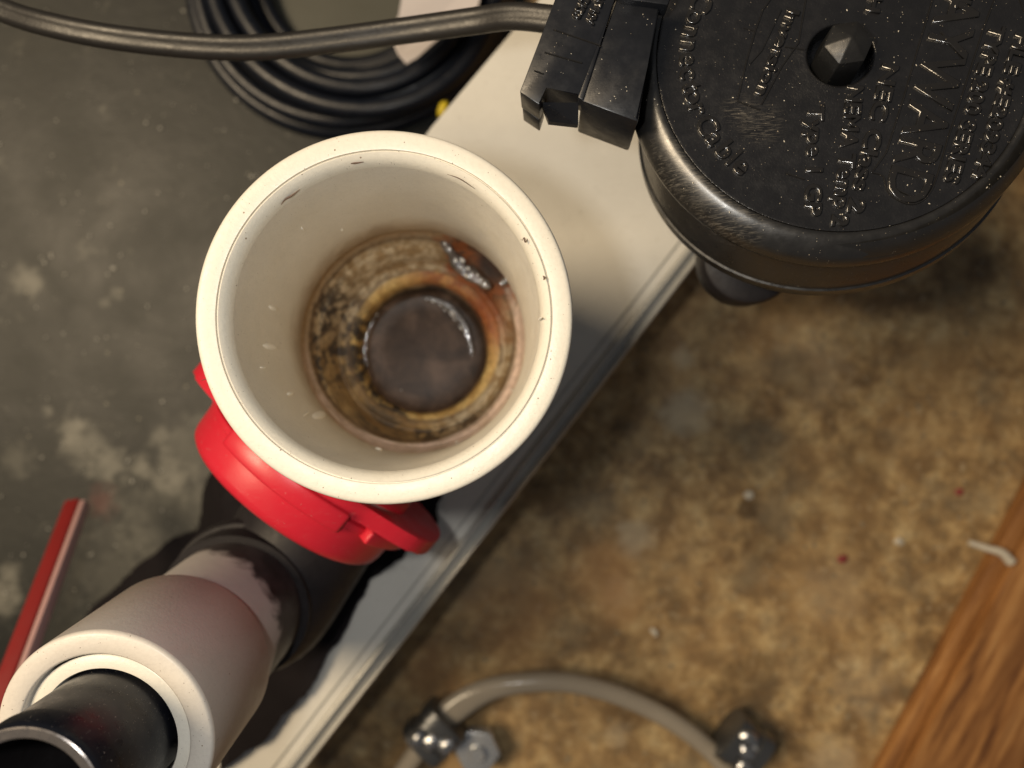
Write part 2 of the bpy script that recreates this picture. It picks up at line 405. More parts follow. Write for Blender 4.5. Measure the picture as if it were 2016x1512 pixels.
# the dirty fitting below
def sm(a, b, x):
    t = max(0.0, min(1.0, (x - a) / (b - a))); return t * t * (3 - 2 * t)
def fb(x, y, sc, seed=0, oct=4):
    return noise.fractal(Vector((x * sc, y * sc, seed)), 0.6, 2.1, oct)
def pix(v):
    d = CAMZ - v.z; return 1008 + v.x * F / d, 756 - v.y * F / d
prof = pr((49.2, -85), (48.9, -90), (47.8, -97), (46.3, -103), (45.2, -106.5), (44.7, -107.2), (44.3, -107.0), (43.8, -107.6), (42.8, -110), (41.6, -113), (40.4, -117), (39.6, -121), (39.3, -122.5),
          (38.9, -123.2), (38.2, -123.0), (37.4, -123.8), (36.4, -124.6), (35.0, -125.2), (33.4, -126.0), (32.2, -127.0), (31.5, -128.2), (31.0, -130.5), (30.7, -134), (30.5, -140), (30.5, -147), (30.4, -152), (28, -156), (0, -157))
dp = []
for (r0, h0), (r1, h1) in zip(prof, prof[1:]):
    k = 5 if r1 > 1e-6 else 1
    for i in range(k): dp.append((r0 + (r1 - r0) * i / k, h0 + (h1 - h0) * i / k))
dp.append(prof[-1])
HD = math.radians(42)
def wob(r, h, a):
    p = Vector((math.cos(a) * 2.2, math.sin(a) * 2.2, h * 90))
    k = r + 0.0007 * noise.noise(p) + 0.00035 * noise.noise(p * 4) + .00018 * noise.noise(p * 11)
    da = (a - HD + math.pi) % (2 * math.pi) - math.pi
    g = math.exp(-(da / .36) ** 4) * math.exp(-((h + .101) / .0105) ** 4)
    return k + .008 * g
bm = bmesh.new()
revolve(bm, dp, MP, 300, rf=wob)
fit = link("stained_socket", bm, None, pipe, angle=70)
fit["label"] = "tan socket at the bottom of the pipe, streaked with black mould and orange rust"
me = fit.data
ca = me.color_attributes.new("stain", 'FLOAT_COLOR', 'POINT')
def lerp3(a, b, t): return tuple(x + (y - x) * t for x, y in zip(a, b))
for v in me.vertices:
    x, y = pix(v.co)
    cx, cy = 837, 680
    ro = math.hypot(x - 812, y - 668)
    dx, dy = x - cx, cy - y
    r = math.hypot(dx, dy); an = math.degrees(math.atan2(dy, dx)) % 360
    n1 = fb(x, y, .018, 1); n2 = fb(x, y, .05, 5); n3 = fb(x, y, .11, 9, 3)
    sx = .010; st = noise.fractal(Vector((math.radians(an) * 3.0, r * .07, 3)), .6, 2, 4)
    c = lerp3((.66, .54, .36), (.42, .29, .15), sm(-.35, .45, n2))
    # outer pinkish cream band
    band = sm(200, 208, ro)
    tl = sm(20, 70, an) * (1 - sm(170, 200, an))  # upper left shadow painted into the band as brown tan
    c = lerp3(c, lerp3(lerp3((.72, .56, .46), (.58, .44, .33), sm(-.2, .6, n1)), (.42, .30, .18), tl), band)
    # yellow brown on the lower left
    ll = sm(150, 195, an) * (1 - sm(262, 300, an)) * sm(100, 125, r) * (1 - band)
    c = lerp3(c, lerp3((.34, .19, .055), (.56, .36, .13), sm(-.3, .4, st)), ll * .85)
    # black mould patches: left, lower left, bottom
    w1 = sm(125, 160, an) * (1 - sm(196, 225, an)) * sm(-.45, .55, n2 * .8 + .6 * n1 + .3 * n3) * 1.1
    w2 = sm(215, 232, an) * (1 - sm(250, 268, an)) * sm(-.35, .2, st)
    w3 = sm(250, 268, an) * (1 - sm(300, 318, an)) * sm(158, 172, r) * sm(-.15, .15, n2 + .6 * n3)
    w = max(w1, w2 * .9, w3) * (1 - band) * sm(118, 140, r)
    c = lerp3(c, (.17, .115, .06), .35 * sm(140, 175, an) * (1 - sm(225, 290, an)) * (1 - band))
    c = lerp3(c, (.045, .038, .034), min(1, w * .9))
    # thin brown ring lines at the steps
    for rq, rr, ww, kk in ((ro, 200, 4, .75), (r, 148 + 6 * n1, 3.5, .7), (r, 170 + 5 * n1, 3, .3)):
        c = lerp3(c, (.11, .062, .03), kk * math.exp(-((rq - rr) / ww) ** 2))
    # orange/yellow ledge ring
    ring = sm(112, 124, r) * (1 - sm(142, 150, r))
    yel = lerp3((.86, .60, .22), (.66, .42, .14), sm(-.3, .4, n2))
    org = lerp3((.42, .14, .04), (.66, .34, .12), sm(-.3, .4, n2))
    isor = sm(340, 372, an + (360 if an < 180 else 0)) * (1 - sm(445, 480, an + (360 if an < 180 else 0)))
    isblk = sm(135, 165, an) * (1 - sm(252, 266, an))
    rc = lerp3(lerp3(yel, org, isor), (.05, .045, .042), isblk * sm(-.5, .1, n2))
    c = lerp3(c, rc, ring * .92)
    # rust run under the side hole
    ru = math.exp(-(((an - 30) % 360 if an > 30 else 30 - an) / 26) ** 2) if True else 0
    ru *= sm(112, 122, r) * (1 - sm(150, 190, r))
    c = lerp3(c, (.42, .11, .035), ru * .8)
    # side hole: rusty edge, dark middle
    hx, hy = x - 945, y - 525
    hr = math.hypot((hx * .72 + hy * .69) / 92, (-hx * .69 + hy * .72) / 52) + .25 * n2
    c = lerp3(c, lerp3((.36, .11, .035), (.13, .06, .035), sm(-.2, .4, n2)), (1 - sm(.75, 1.15, hr)) * .95)
    hr2 = math.hypot((x - 975) / 45, (y - 520) / 45) + .3 * n2
    c = lerp3(c, (.035, .028, .026), (1 - sm(.5, 1.1, hr2)) * .9)
    # dark bowl
    c = lerp3(c, lerp3((.055, .042, .034), (.028, .024, .022), sm(-.2, .3, n1)), 1 - sm(108, 126, r + 5 * n1))
    ca.data[v.index].color = (max(0, c[0]), max(0, c[1]), max(0, c[2]), 1)
t = NT("stained_plastic")
at = t.n('ShaderNodeVertexColor', layer_name="stain")
c = t.mix(t.ramp(t.noise(420, 5), [(0.40, 0.0), (0.80, 0.45)]), at.outputs[0], (0.10, 0.07, 0.045))
me.materials.append(t.done(c, t.ramp(t.noise(200, 4), [(.3, .30), (.7, .6)]), t.bump(t.noise(350, 5), 0.0005, 0.8)))

# dark standing water
t = NT("murky_water")
c = t.ramp(t.noise(70, 5, .6, .5), [(.3, (.045, .027, .017)), (.5, (.095, .060, .040)), (.7, (.19, .125, .088))])
M_WATER = t.done(c, 0.35, t.bump(t.noise(110, 3), 0.0003, 0.3), Specular_IOR_Level=.10)
bm = bmesh.new()
revolve(bm, pr((32.0, -144.8), (31.0, -145.6), (30.0, -146.7), (29.0, -147.5), (27.5, -147.9), (20, -148), (10, -148), (0, -148)), MP, 120,
        rf=lambda r, h, a: r + .0006 * noise.noise(Vector((math.cos(a) * 3, math.sin(a) * 3, h * 200))))
link("standing_water", bm, M_WATER, pipe)
# near white beads: flash glints on the wet surface put into their colour
t = NT("pale_glint"); M_BEAD = t.done((.80, .78, .74), 0.05, Specular_IOR_Level=1.0, Coat_Weight=1.0, Coat_Roughness=.03)
beads = [(852, 593, 4), (868, 600, 6), (876, 610, 4), (890, 617, 8), (895, 628, 5), (910, 632, 4), (908, 645, 6), (915, 652, 4), (924, 665, 3), (925, 682, 3), (840, 590, 3),
         (876, 480, 5), (886, 490, 6), (897, 512, 6), (910, 512, 7), (908, 528, 4), (922, 528, 7), (917, 542, 6), (930, 540, 4), (940, 541, 5), (948, 550, 3), (955, 558, 3), (994, 552, 5), (1001, 545, 3),
         (1000, 556, 3), (724, 640, 3), (719, 655, 3), (742, 620, 3), (716, 700, 3), (790, 768, 3)]
for (x, y, s) in beads:
    hole = y < 570 and x > 870
    d = .322 if hole else .3665
    c = P(x, y, CAMZ - d)
    if not hole: c = P(x, y, RC.z - .1440)
    bm = bmesh.new(); k = s * d / F * (.5 + .3 * noise.noise(Vector((x, y, 0)) * .37))
    blob(bm, c, k * 1.5, k, k * .9, Matrix.Rotation(-.9, 4, 'Z'), .25)
    link("glint_bead", bm, M_BEAD, pipe)
t = NT("wet_film")
M_FILM = t.done(t.ramp(t.noise(120, 4), [(.35, (.07, .055, .045)), (.7, (.20, .17, .145))]), .10, t.bump(t.noise(260, 3), .0012, .9), Specular_IOR_Level=1.0, Coat_Weight=.8, Coat_Roughness=.04)
def film(pts, wd_, zz):
    bm = bmesh.new(); v = catmull([P(x, y, zz) for x, y in pts], 8)
    sweep(bm, v, [(math.cos(k * math.pi / 6) * wd_, math.sin(k * math.pi / 6) * wd_ * .35) for k in range(12)], scale=lambda q: .35 + .8 * math.sin(math.pi * min(.96, max(.04, q))) + .15 * math.sin(q * 23))
    link("wet_film", bm, M_FILM, pipe)
film([(870, 474), (888, 497), (905, 522), (925, 538), (950, 556), (965, 566)], .0028, CAMZ - .326)
film([(985, 560), (996, 552), (1008, 543)], .0016, CAMZ - .322)
film([(832, 587), (860, 592), (890, 610), (912, 640), (926, 680), (928, 700)], .0017, RC.z - .1452)
film([(735, 628), (722, 655), (716, 690), (722, 720)], .0012, RC.z - .1445)
# pale dried drips on the smooth wall (sit on the wall, follow its curve)
def on_wall(px, py, off=0.0):
    """point of the inner wall seen at a pixel"""
    o = Vector((0, 0, CAMZ)); d = (P(px, py, 0) - o).normalized()
    lo = None
    for i in range(900):
        q = o + d * (.22 + i * .0002)
        l = MP.inverted() @ q
        r = math.hypot(l.x, l.y)
        lim = .0472 + (.0465 - .0472) * min(1, max(0, -l.z / .08))
        if l.z < -.004 and r > lim - off: return q, math.atan2(l.y, l.x), l.z
    return None
M_DRIP = m_simple("dried_cream_drip", (.93, .90, .82), .45, sc=300, amt=.05)
for (x, y, ln, wd, tw) in ((537, 607, 5.0, 1.6, 0), (533, 683, 9, 2.3, .05), (571, 775, 5, 1.4, .1), (517, 724, 3, .7, 0), (628, 818, 14, 3.6, .25), (603, 815, 7, .6, .2), (745, 884, 1.4, 3.0, 0),
                           (1009, 768, 3.4, 1.6, -.1), (900, 871, 2.4, 2.0, 0), (1066, 628, 4.5, .8, 0), (595, 450, 1.6, .6, 0), (673, 452, 1.2, .8, 0)):
    r = on_wall(x, y)
    if not r: continue
    q, a, h = r
    bm = bmesh.new(); N = 20; rows = []
    for ring in range(4):
        rho = ring / 3
        row = []
        for i in range(N):
            u = 2 * math.pi * i / N
            k = rho * (1 + .15 * noise.noise(Vector((math.cos(u), math.sin(u), x * .1))))
            hh = h + k * ln * .5 * MM * math.sin(u) * 2.0
            aa = a + k * wd * .5 * MM / .0465 * math.cos(u) + tw * k * math.sin(u) * .1
            rr = .0466 + .0002 - (.0009 * (1 - rho ** 2)) - hh * 0
            lim = .0472 + (.0465 - .0472) * min(1, max(0, -hh / .08))
            rr = lim + .00005 - .0006 * (1 - rho ** 6)
            row.append(bm.verts.new(MP @ Vector((rr * math.cos(aa), rr * math.sin(aa), hh))))
        rows.append(row)
    for A, B in zip(rows[1:], rows[2:]):
        for i in range(N): bm.faces.new((A[i], B[i], B[(i + 1) % N], A[(i + 1) % N]))
    bm.faces.new(rows[1])
    bmesh.ops.delete(bm, geom=rows[0], context='VERTS')
    link("dried_drip", bm, M_DRIP, pipe)
# dark burr threads at the lip
M_BURR = m_simple("brown_burr", (.12, .07, .045), .6)
def burr(pts, w, name="burr"):
    bm = bmesh.new(); v = catmull([P(x, y, z) for x, y, z in pts], 4)
    sweep(bm, v, circ(w, 6), scale=lambda s: .25 + .9 * math.sin(math.pi * min(.97, max(.03, s))))
    link(name, bm, M_BURR, pipe)
zl = .2735
burr([(553, 403, zl), (562, 392, zl), (573, 386, zl), (590, 373, zl)], .00028)
burr([(677, 325, zl), (688, 321, zl), (700, 321, zl), (716, 319, zl)], .00030)
burr([(880, 343, zl), (905, 352, zl), (935, 372, zl)], .00014)
burr([(1028, 474, .2745), (1032, 468, .2748), (1034, 477, .2748), (1039, 470, .2748)], .00020)
burr([(1060, 538, .272), (1063, 555, .272), (1065, 575, .272)], .00016)
burr([(496, 868, .2772), (501, 871, .2775), (500, 877, .2772)], .00040)
burr([(1069, 543, .2758), (1072, 547, .2762), (1070, 551, .2758)], .00030)
burr([(396, 750, .2745), (404, 747, .276), (412, 748, .2765)], .00010)

# ---- side branch of the pipe that carries the red cap
CA = Vector((-.63, -.775, 0.0)).normalized()
CC = P(565, 976, .168)
AXP = MP @ Vector((0, 0, -.112))
bm = bmesh.new()
Mb = frame(CC, CA, Vector((0, 0, 1)))
revolve(bm, pr((45, -44), (45, -26), (41, -26), (41, -44)), Mb, 64)
link("side_branch", bm, M_PIPE, pipe)

# ============================================================ RED CAP
cap = empty("pipe_stopper", CC, "bright red round cap with two ears fitted below the rim of the white pipe", "cap")
bm = bmesh.new()
revolve(bm, pr((0, -2.2), (20, -2.2), (21, -1.2), (40, -1.0), (44, -.3), (47.0, -1.0), (48.6, -2.6), (49.2, -5), (49.6, -12), (50.0, -16.4), (50.6, -16.9), (50.8, -19.5), (50.0, -20.2), (49, -20.4), (49, -27), (44, -27)), Mb, 160)
link("cap_shell", bm, M_RED, cap, angle=40)
# flange with ears (local x = up, y = sideways)
def flange(R, ear, eh, n=96):
    out = []
    for i in range(n):
        a = 2 * math.pi * i / n; x, y = R * math.cos(a), R * math.sin(a)
        k = sm(.62, .93, abs(math.sin(a)))
        out.append(((x * (1 - .0 * k)) * MM, (y + math.copysign((ear - R) * k, y)) * MM))
    return out
bm = bmesh.new(); prism(bm, flange(51, 65, 14), Mb, -.0285, -.0215, .0012, 3)
link("eared_flange", bm, M_RED, cap, angle=50)
# raised grip pad on the crown of the cap
def arcpad(name, r0, r1, t0, t1, a0, a1, bev=.0008):
    bm = bmesh.new(); n = 28; vs = []
    for (r, t) in ((r0, t0), (r1, t0), (r1, t1), (r0, t1)):
        vs.append([bm.verts.new(Mb @ Vector((r * MM * math.cos(a0 + (a1 - a0) * i / n), r * MM * math.sin(a0 + (a1 - a0) * i / n), t * MM))) for i in range(n + 1)])
    for k in range(4):
        A, B = vs[k], vs[(k + 1) % 4]
        for i in range(n): bm.faces.new((A[i], A[i + 1], B[i + 1], B[i]))
    bm.faces.new([v[0] for v in vs]); bm.faces.new([v[-1] for v in vs][::-1])
    bmesh.ops.recalc_face_normals(bm, faces=bm.faces)
    es = [e for e in bm.edges if len(e.link_faces) == 2 and e.calc_face_angle(0) > .9]
    bmesh.ops.bevel(bm, geom=es, offset=bev, segments=2, profile=.5, affect='EDGES', clamp_overlap=True)
    return link(name, bm, M_RED, cap, angle=50)
arcpad("grip_pad", 48, 53.2, -23, -14, -.62, .52, .0011)
arcpad("locking_collar", 46, 51.5, -37, -31, -1.1, .95, .0009)
arcpad("locking_lug", 47, 55.0, -21.4, -15.5, -1.45, -.85, .0009)

# ============================================================ GREY PIPE LOWER LEFT
R2 = P(205, 1452, .270)
D2 = Vector((.03, .10, -1)).normalized()         # direction going down
Q = frame(R2, -D2)
p2 = empty("branch_pipe", R2 + D2 * .17, "pale plastic pipe with white rim at lower left, joined to a black elbow", "pipe")
bm = bmesh.new()
revolve(bm, pr((30.2, -51), (33.4, -50.6), (34.0, -49.8), (34.2, -1.8)), Q, 128)
M_SLEEVE = m_pvc("shaded_sleeve_plastic", (0.55, 0.52, 0.48), speck=.05, rough=.42, blot=.35)  # greyer than the rim: grazing shade of the side wall put into the colour
link("coupling_sleeve", bm, M_SLEEVE, p2, angle=50)
bm = bmesh.new()
revolve(bm, pr((34.2, -1.8), (34.15, -1.1), (33.8, -.4), (33.2, 0), (27.6, 0), (26.9, -.5), (26.8, -14)), Q, 128)
link("sleeve_rim", bm, M_PIPE2, p2, angle=60)
bm = bmesh.new()
revolve(bm, pr((26.75, -2.4), (26.3, -1.9), (22.4, -1.9), (22.0, -2.4), (21.9, -30)), frame(R2 + Vector((.0003, -.0006, 0)), -D2 + Vector((-.03, -.02, 0))), 96)
link("inner_bushing", bm, M_PIPE_IN, p2, angle=50)
# pipe turning black towards the far end, with a ragged edge
t = NT("pvc_with_black_end")
geo = t.n('ShaderNodeNewGeometry')
vm = t.n('ShaderNodeVectorMath', operation='DOT_PRODUCT'); t.t.links.new(geo.outputs['Position'], vm.inputs[0]); vm.inputs[1].default_value = tuple(D2)
base = R2.dot(D2)
side = t.n('ShaderNodeVectorMath', operation='DOT_PRODUCT'); t.t.links.new(geo.outputs['Position'], side.inputs[0]); side.inputs[1].default_value = (0.35, -0.2, 0)
dd = t.math('ADD', vm.outputs['Value'], t.math('MULTIPLY', t.math('SUBTRACT', t.noise(70, 5, .6, .5), .5), .030))
dd = t.math('ADD', dd, side.outputs['Value'])
sd = R2.dot(Vector((.35, -.2, 0)))
mr = t.n('ShaderNodeMapRange'); t.t.links.new(dd, mr.inputs[0]); mr.inputs[1].default_value = base + sd + .077; mr.inputs[2].default_value = base + sd + .0835
c = t.mix(t.ramp(t.noise(60, 4), [(.4, 0.), (.8, .4)]), (.50, .47, .44), (.34, .32, .30))
c = t.mix(mr.outputs[0], c, t.ramp(t.noise(90, 5), [(.4, (.022, .018, .018)), (.75, (.060, .050, .050))]))
M_BLACKEND = t.done(c, .42, t.bump(t.noise(250, 4), .0002, .6))
bm = bmesh.new()
revolve(bm, pr((30.3, -150), (30.3, -20)), Q, 96)
link("pipe_run", bm, M_BLACKEND, p2)
# black elbow
bm = bmesh.new()
e0 = R2 + D2 * .100
ev = catmull([e0, R2 + D2 * .112, P(520, 1175, .146), P(585, 1080, .139), P(660, 960, .138)], 10)
sweep(bm, ev, circ(.0335, 48), up=Vector((.3, .2, 1)))
link("black_elbow", bm, M_RUBBER, p2)
bm = bmesh.new()
Me = frame(R2 + D2 * .112, -D2)
revolve(bm, pr((33, -10), (35.6, -9.2), (36.2, -6), (36.2, -2), (35.4, .8), (31, 1.4)), Me, 96)
link("elbow_collar", bm, M_RUBBER, p2)
# small label nub on the sleeve
bm = bmesh.new(); blob(bm, P(305, 1157, .232), .0028, .0011, .0008, Matrix.Rotation(.25, 4, 'Z'))
link("moulding_nub", bm, M_PIPE2, p2)

# black tube pushed into the mouth
T0 = R2 + Vector((0, 0, -.006)); T1 = P(50, 1586, .306)
DT = (T1 - T0).normalized(); MT = frame(T1, DT)
tb = empty("black_tube", T0, "glossy black tube with a metal ringed end pushed into the mouth of the pale pipe", "tube")
ln = (T1 - T0).length / MM
bm = bmesh.new()
revolve(bm, pr((20.8, -ln - 22), (20.9, -ln), (21.0, -9), (21.7, -8.6), (21.7, -2.2), (21.4, -.9), (20.9, -.1)), MT, 128)
link("tube_wall", bm, M_TUBE, tb, angle=50)
bm = bmesh.new()
revolve(bm, pr((20.95, -.5), (20.9, -.05), (20.4, .3), (18.2, .25), (17.6, -.2), (17.5, -1)), MT, 128)
link("end_ring", bm, M_EDGE, tb)
bm = bmesh.new(); revolve(bm, pr((17.55, -.6), (17.0, -ln - 16), (0, -ln - 16)), MT, 96); link("tube_bore", bm, M_RUBBER, tb)

# ragged black sheet filling the dark area below the pipes
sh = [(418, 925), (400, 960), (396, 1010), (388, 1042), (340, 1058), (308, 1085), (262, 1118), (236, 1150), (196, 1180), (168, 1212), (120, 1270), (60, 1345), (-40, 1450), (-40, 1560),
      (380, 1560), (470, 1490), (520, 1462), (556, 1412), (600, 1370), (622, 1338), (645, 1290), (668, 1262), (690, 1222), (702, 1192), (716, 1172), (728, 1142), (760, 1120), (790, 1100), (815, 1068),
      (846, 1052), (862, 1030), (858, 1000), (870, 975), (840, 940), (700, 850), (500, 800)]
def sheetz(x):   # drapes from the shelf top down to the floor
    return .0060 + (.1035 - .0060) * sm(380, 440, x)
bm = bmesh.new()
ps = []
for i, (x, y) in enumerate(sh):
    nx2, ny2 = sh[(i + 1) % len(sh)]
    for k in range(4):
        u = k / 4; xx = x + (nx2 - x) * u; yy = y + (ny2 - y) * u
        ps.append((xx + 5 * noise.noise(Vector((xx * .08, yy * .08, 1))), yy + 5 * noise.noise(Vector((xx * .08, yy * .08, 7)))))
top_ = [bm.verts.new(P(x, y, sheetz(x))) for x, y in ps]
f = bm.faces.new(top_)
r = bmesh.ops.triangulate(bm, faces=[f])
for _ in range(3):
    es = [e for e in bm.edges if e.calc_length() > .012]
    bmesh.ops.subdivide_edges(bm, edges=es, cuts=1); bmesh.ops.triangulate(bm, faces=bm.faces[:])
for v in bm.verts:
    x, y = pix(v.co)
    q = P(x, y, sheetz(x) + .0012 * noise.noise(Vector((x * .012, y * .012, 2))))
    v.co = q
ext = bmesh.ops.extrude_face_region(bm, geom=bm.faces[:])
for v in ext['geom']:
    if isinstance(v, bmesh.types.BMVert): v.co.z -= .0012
M_MATTE = m_black("matte_black", (.010,.008,.009), .75, 300, .0002, .02, (.05,.05,.05), .12)
o = link("dark_sheet", bm, M_MATTE, None)
tag(o, "ragged matte black sheet filling the dark area beneath the red cap and pale pipe", "rubber sheet")

# ============================================================ BLACK HEAD
HC = P(1655, 108, .262)
HL = P(1618, 226, .229)
HA = (HC - HL).normalized(); HA = (HA * .45 + Vector((0, 0, 1)) * .55).normalized()
yd = Vector((math.cos(math.radians(-74)), math.sin(math.radians(-74)), 0))   # reading direction of the lettering
MH = frame(HC, HA, yd)
def hpt(px, py, h=0.0):
    """local (x, y) on the lid plane for a pixel"""
    o = Vector((0, 0, CAMZ)); d = (P(px, py, 0) - o)
    n = (MH.to_3x3() @ Vector((0, 0, 1))); q0 = MH @ Vector((0, 0, h))
    t = (q0 - o).dot(n) / d.dot(n); l = MH.inverted() @ (o + d * t)
    return l.x, l.y
head = empty("motor_head", MH @ Vector((0, 0, -.19)), "large round black moulded motor head with raised lettering and a centre bolt", "motor")
bm = bmesh.new()
revolve(bm, pr((10.2, -7), (10.2, -.6), (10.6, 0), (11.2, .15), (11.9, 0), (30, 0), (50, 0), (57.2, 0), (57.8, .15), (58.2, .05)), MH, 160)
lid = link("lid_plate", bm, M_LID, head, angle=50)
bm = bmesh.new()
revolve(bm, pr((10.2, -7.2), (0, -7.2)), MH, 48); link("bolt_well", bm, M_LID, head)
bm = bmesh.new()
revolve(bm, pr((58.2, -.6), (58.35, 0), (58.9, .7), (59.8, .9), (61.6, .3), (63.6, -.9), (65.4, -2.5), (66.8, -4.6), (67.6, -7), (67.5, -9), (66.8, -10), (65, -11), (62.5, -11.4)), MH, 192)
link("rounded_rim", bm, M_RIM, head, angle=50)
bm = bmesh.new()
MW = frame(HC, (HC - HL), yd)
revolve(bm, pr((62.0, -7), (65.2, -12), (65.6, -37), (65.9, -38), (66.6, -38.4), (66.8, -42.5), (66.2, -43.4), (60, -44), (60, -45), (0, -45)), MW, 192)
link("side_wall", bm, M_RIM, head, angle=40)
# stepped drain boss under the body at its lower left
bm = bmesh.new(); Z0 = P(1450, 528, .180)
revolve(bm, pr((0, 20), (17, 20), (19, 19), (20, 17), (20, 0), (18, -4), (0, -4)), frame(Z0 - Vector((-.004, -.004, .006)), Vector((-.1, -.05, 1))), 64)
link("underside_boss", bm, M_RUBBER, head)
bm = bmesh.new()
hz = MH @ Vector((0, 0, -.034))
revolve(bm, pr((44, 0), (44, -60), (52, -64), (52, -140)), frame(hz + Vector((.03, .02, 0)), Vector((0, 0, 1))), 96)
link("motor_column", bm, M_RUBBER, head)

# faceted hex bolt standing in the well
bm = bmesh.new()
bx, by = 0.0003, -.0002
hexr = [9.2] * 6
ring0 = [bm.verts.new(MH @ Vector((bx + 8.2 * MM * math.cos(math.radians(60 * i + 20)), by + 8.2 * MM * math.sin(math.radians(60 * i + 20)), -.007))) for i in range(6)]
ring1 = [bm.verts.new(MH @ Vector((bx + 7.6 * MM * math.cos(math.radians(60 * i + 20)), by + 7.6 * MM * math.sin(math.radians(60 * i + 20)), .0078))) for i in range(6)]
tip = bm.verts.new(MH @ Vector((bx, by, .0112)))
bm.faces.new(ring0[::-1])
for i in range(6):
    j = (i + 1) % 6; bm.faces.new((ring0[i], ring0[j], ring1[j], ring1[i])); bm.faces.new((ring1[i], ring1[j], tip))
bmesh.ops.bevel(bm, geom=bm.edges[:], offset=.0004, segments=2, profile=.5, affect='EDGES')
M_BOLT = m_black("black_bolt_plastic", (.012,.012,.012), .36, 900, .00008, .2, spec=.4)
link("hex_bolt", bm, M_BOLT, head, angle=25)

# raised lettering
def textobj(s, size, mat4, name="lettering", ext=.00040, bev=.00030, off=0.0, sx=1.0, parent=None, outline=False):
    cu = bpy.data.curves.new(name, 'FONT'); cu.body = s; cu.size = size; cu.extrude = ext; cu.bevel_depth = bev; cu.bevel_resolution = 1; cu.offset = off
    cu.align_x = 'LEFT'; cu.align_y = 'CENTER'; cu.resolution_u = 3
    if outline: cu.fill_mode = 'NONE'
    tmp = bpy.data.objects.new("tmp", cu); C.objects.link(tmp)
    dg = bpy.context.evaluated_depsgraph_get(); dg.update()
    me = bpy.data.meshes.new_from_object(tmp.evaluated_get(dg)); bpy.data.objects.remove(tmp); bpy.data.curves.remove(cu)
    me.transform(Matrix.Diagonal((sx, 1, 1, 1)))
    me.transform(mat4)
    me.materials.clear(); me.materials.append(M_TEXT)
    o = bpy.data.objects.new(name, me); C.objects.link(o)
    pp = parent or head
    o.parent = pp; o.matrix_parent_inverse = world_of(pp).inverted()
    return o
def line(s, p0, p1, hpx, **kw):
    """lettering line from pixel p0 to p1 (centre line), letter height hpx"""
    a_ = Vector(hpt(*p0)); b_ = Vector(hpt(*p1)); d = b_ - a_
    size = hpx * .238 / F / .70
    M = MH @ Matrix.Translation((a_.x, a_.y, .0001)) @ Matrix.Rotation(math.atan2(d.y, d.x), 4, 'Z')
    o = textobj(s, size, Matrix.Identity(4), **kw)
    wdt = max(v.co.x for v in o.data.vertices) - min(v.co.x for v in o.data.vertices)
    o.data.transform(Matrix.Diagonal((d.length / wdt, 1, 1, 1))); o.data.transform(M)
    return o
line("Type 1 GP", (1604, 208), (1598, 428), 30)
line("NEMA Temp 2", (1682, 168), (1650, 446), 30)
line("NEC Class 2", (1752, 126), (1680, 420), 30)
line("Inversion", (1562, 18), (1496, 188), 24)
line("TYPE 200 SERIES", (1962, 52), (1868, 362), 27)
line("FILE #E209344", (2012, 66), (1924, 352), 25)
line("HAYWARD", (1908, -78), (1776, 392), 78, ext=.0002, bev=.00034)
line("H", (1722, -8), (1715, 24), 26)
line("UL", (1905, -30), (1890, 20), 26)
# curved word round the edge
word = "No Serviceable Parts  Replaceable"
def arc_text(s, r, a0, a1, size):
    wd_ = [.5 if c_ in 'litfrI1 ' else (1.25 if c_ in 'mwMWC' else 1.0) for c_ in s]
    tot = sum(wd_); acc = 0
    for i, ch in enumerate(s):
        a = a0 + (a1 - a0) * acc / tot; acc += wd_[i]
        if ch == ' ': continue
        M = MH @ Matrix.Rotation(a, 4, 'Z') @ Matrix.Translation((0, -r, .0001))
        textobj(ch, size, M, name="raised_letter")
# local angles: find the angles of two known pixels
def lang(px, py): x, y = hpt(px, py); return math.atan2(y, x)
aS, aE = lang(1392, -10), lang(1462, 352)
off = math.pi / 2
while aE < aS: aE += 2 * math.pi
if aE - aS > math.pi: aS += 2 * math.pi
arc_text("Connector Cable", .0480, aS + off, aE + off, .0094)
# thin raised border lines
def ridge(pts, w=.00028, closed=False):
    bm = bmesh.new(); q = []
    for x, y in pts: l = hpt(x, y); q.append(MH @ Vector((l[0], l[1], .0001)))
    sweep(bm, q, [(-w, -.0001), (-w * .5, .00028), (w * .5, .00028), (w, -.0001)], up=HA)
    link("raised_line", bm, M_TEXT, head, angle=20)
def rc(pts, n=6): return [(p.x, p.y) for p in catmull([Vector((x, y, 0)) for x, y in pts], n)]
ridge([(1842, -20), (1806, 100), (1780, 190), (1745, 300), (1717, 340)])
ridge(rc([(1717, 340), (1738, 347), (1745, 372), (1760, 390), (1790, 402), (1815, 396), (1835, 372), (1850, 330)]))
ridge([(1850, 330), (1866, 272), (1900, 170), (1935, 60), (1965, -20)])
ridge(rc([(1752, 348), (1762, 370), (1796, 388)]))
ridge([(1530, -20), (1502, 20), (1488, 58), (1470, 120), (1452, 198)])
ridge([(1464, 55), (1487, 61)], .0004)
ridge([(1452, 199), (1496, 216)], .0004)
ridge([(1590, -20), (1572, 85), (1540, 130), (1498, 208)])
ridge([(1545, 92), (1585, 98)], .0004)
ridge([(1852, 62), (1896, 112)], .0005)
ridge([(1547, 341), (1584, 353)], .0004)
ridge([(2000, -20), (2030, 60)])
ridge([(1475, 128), (1500, 100), (1538, 20)], .0002)

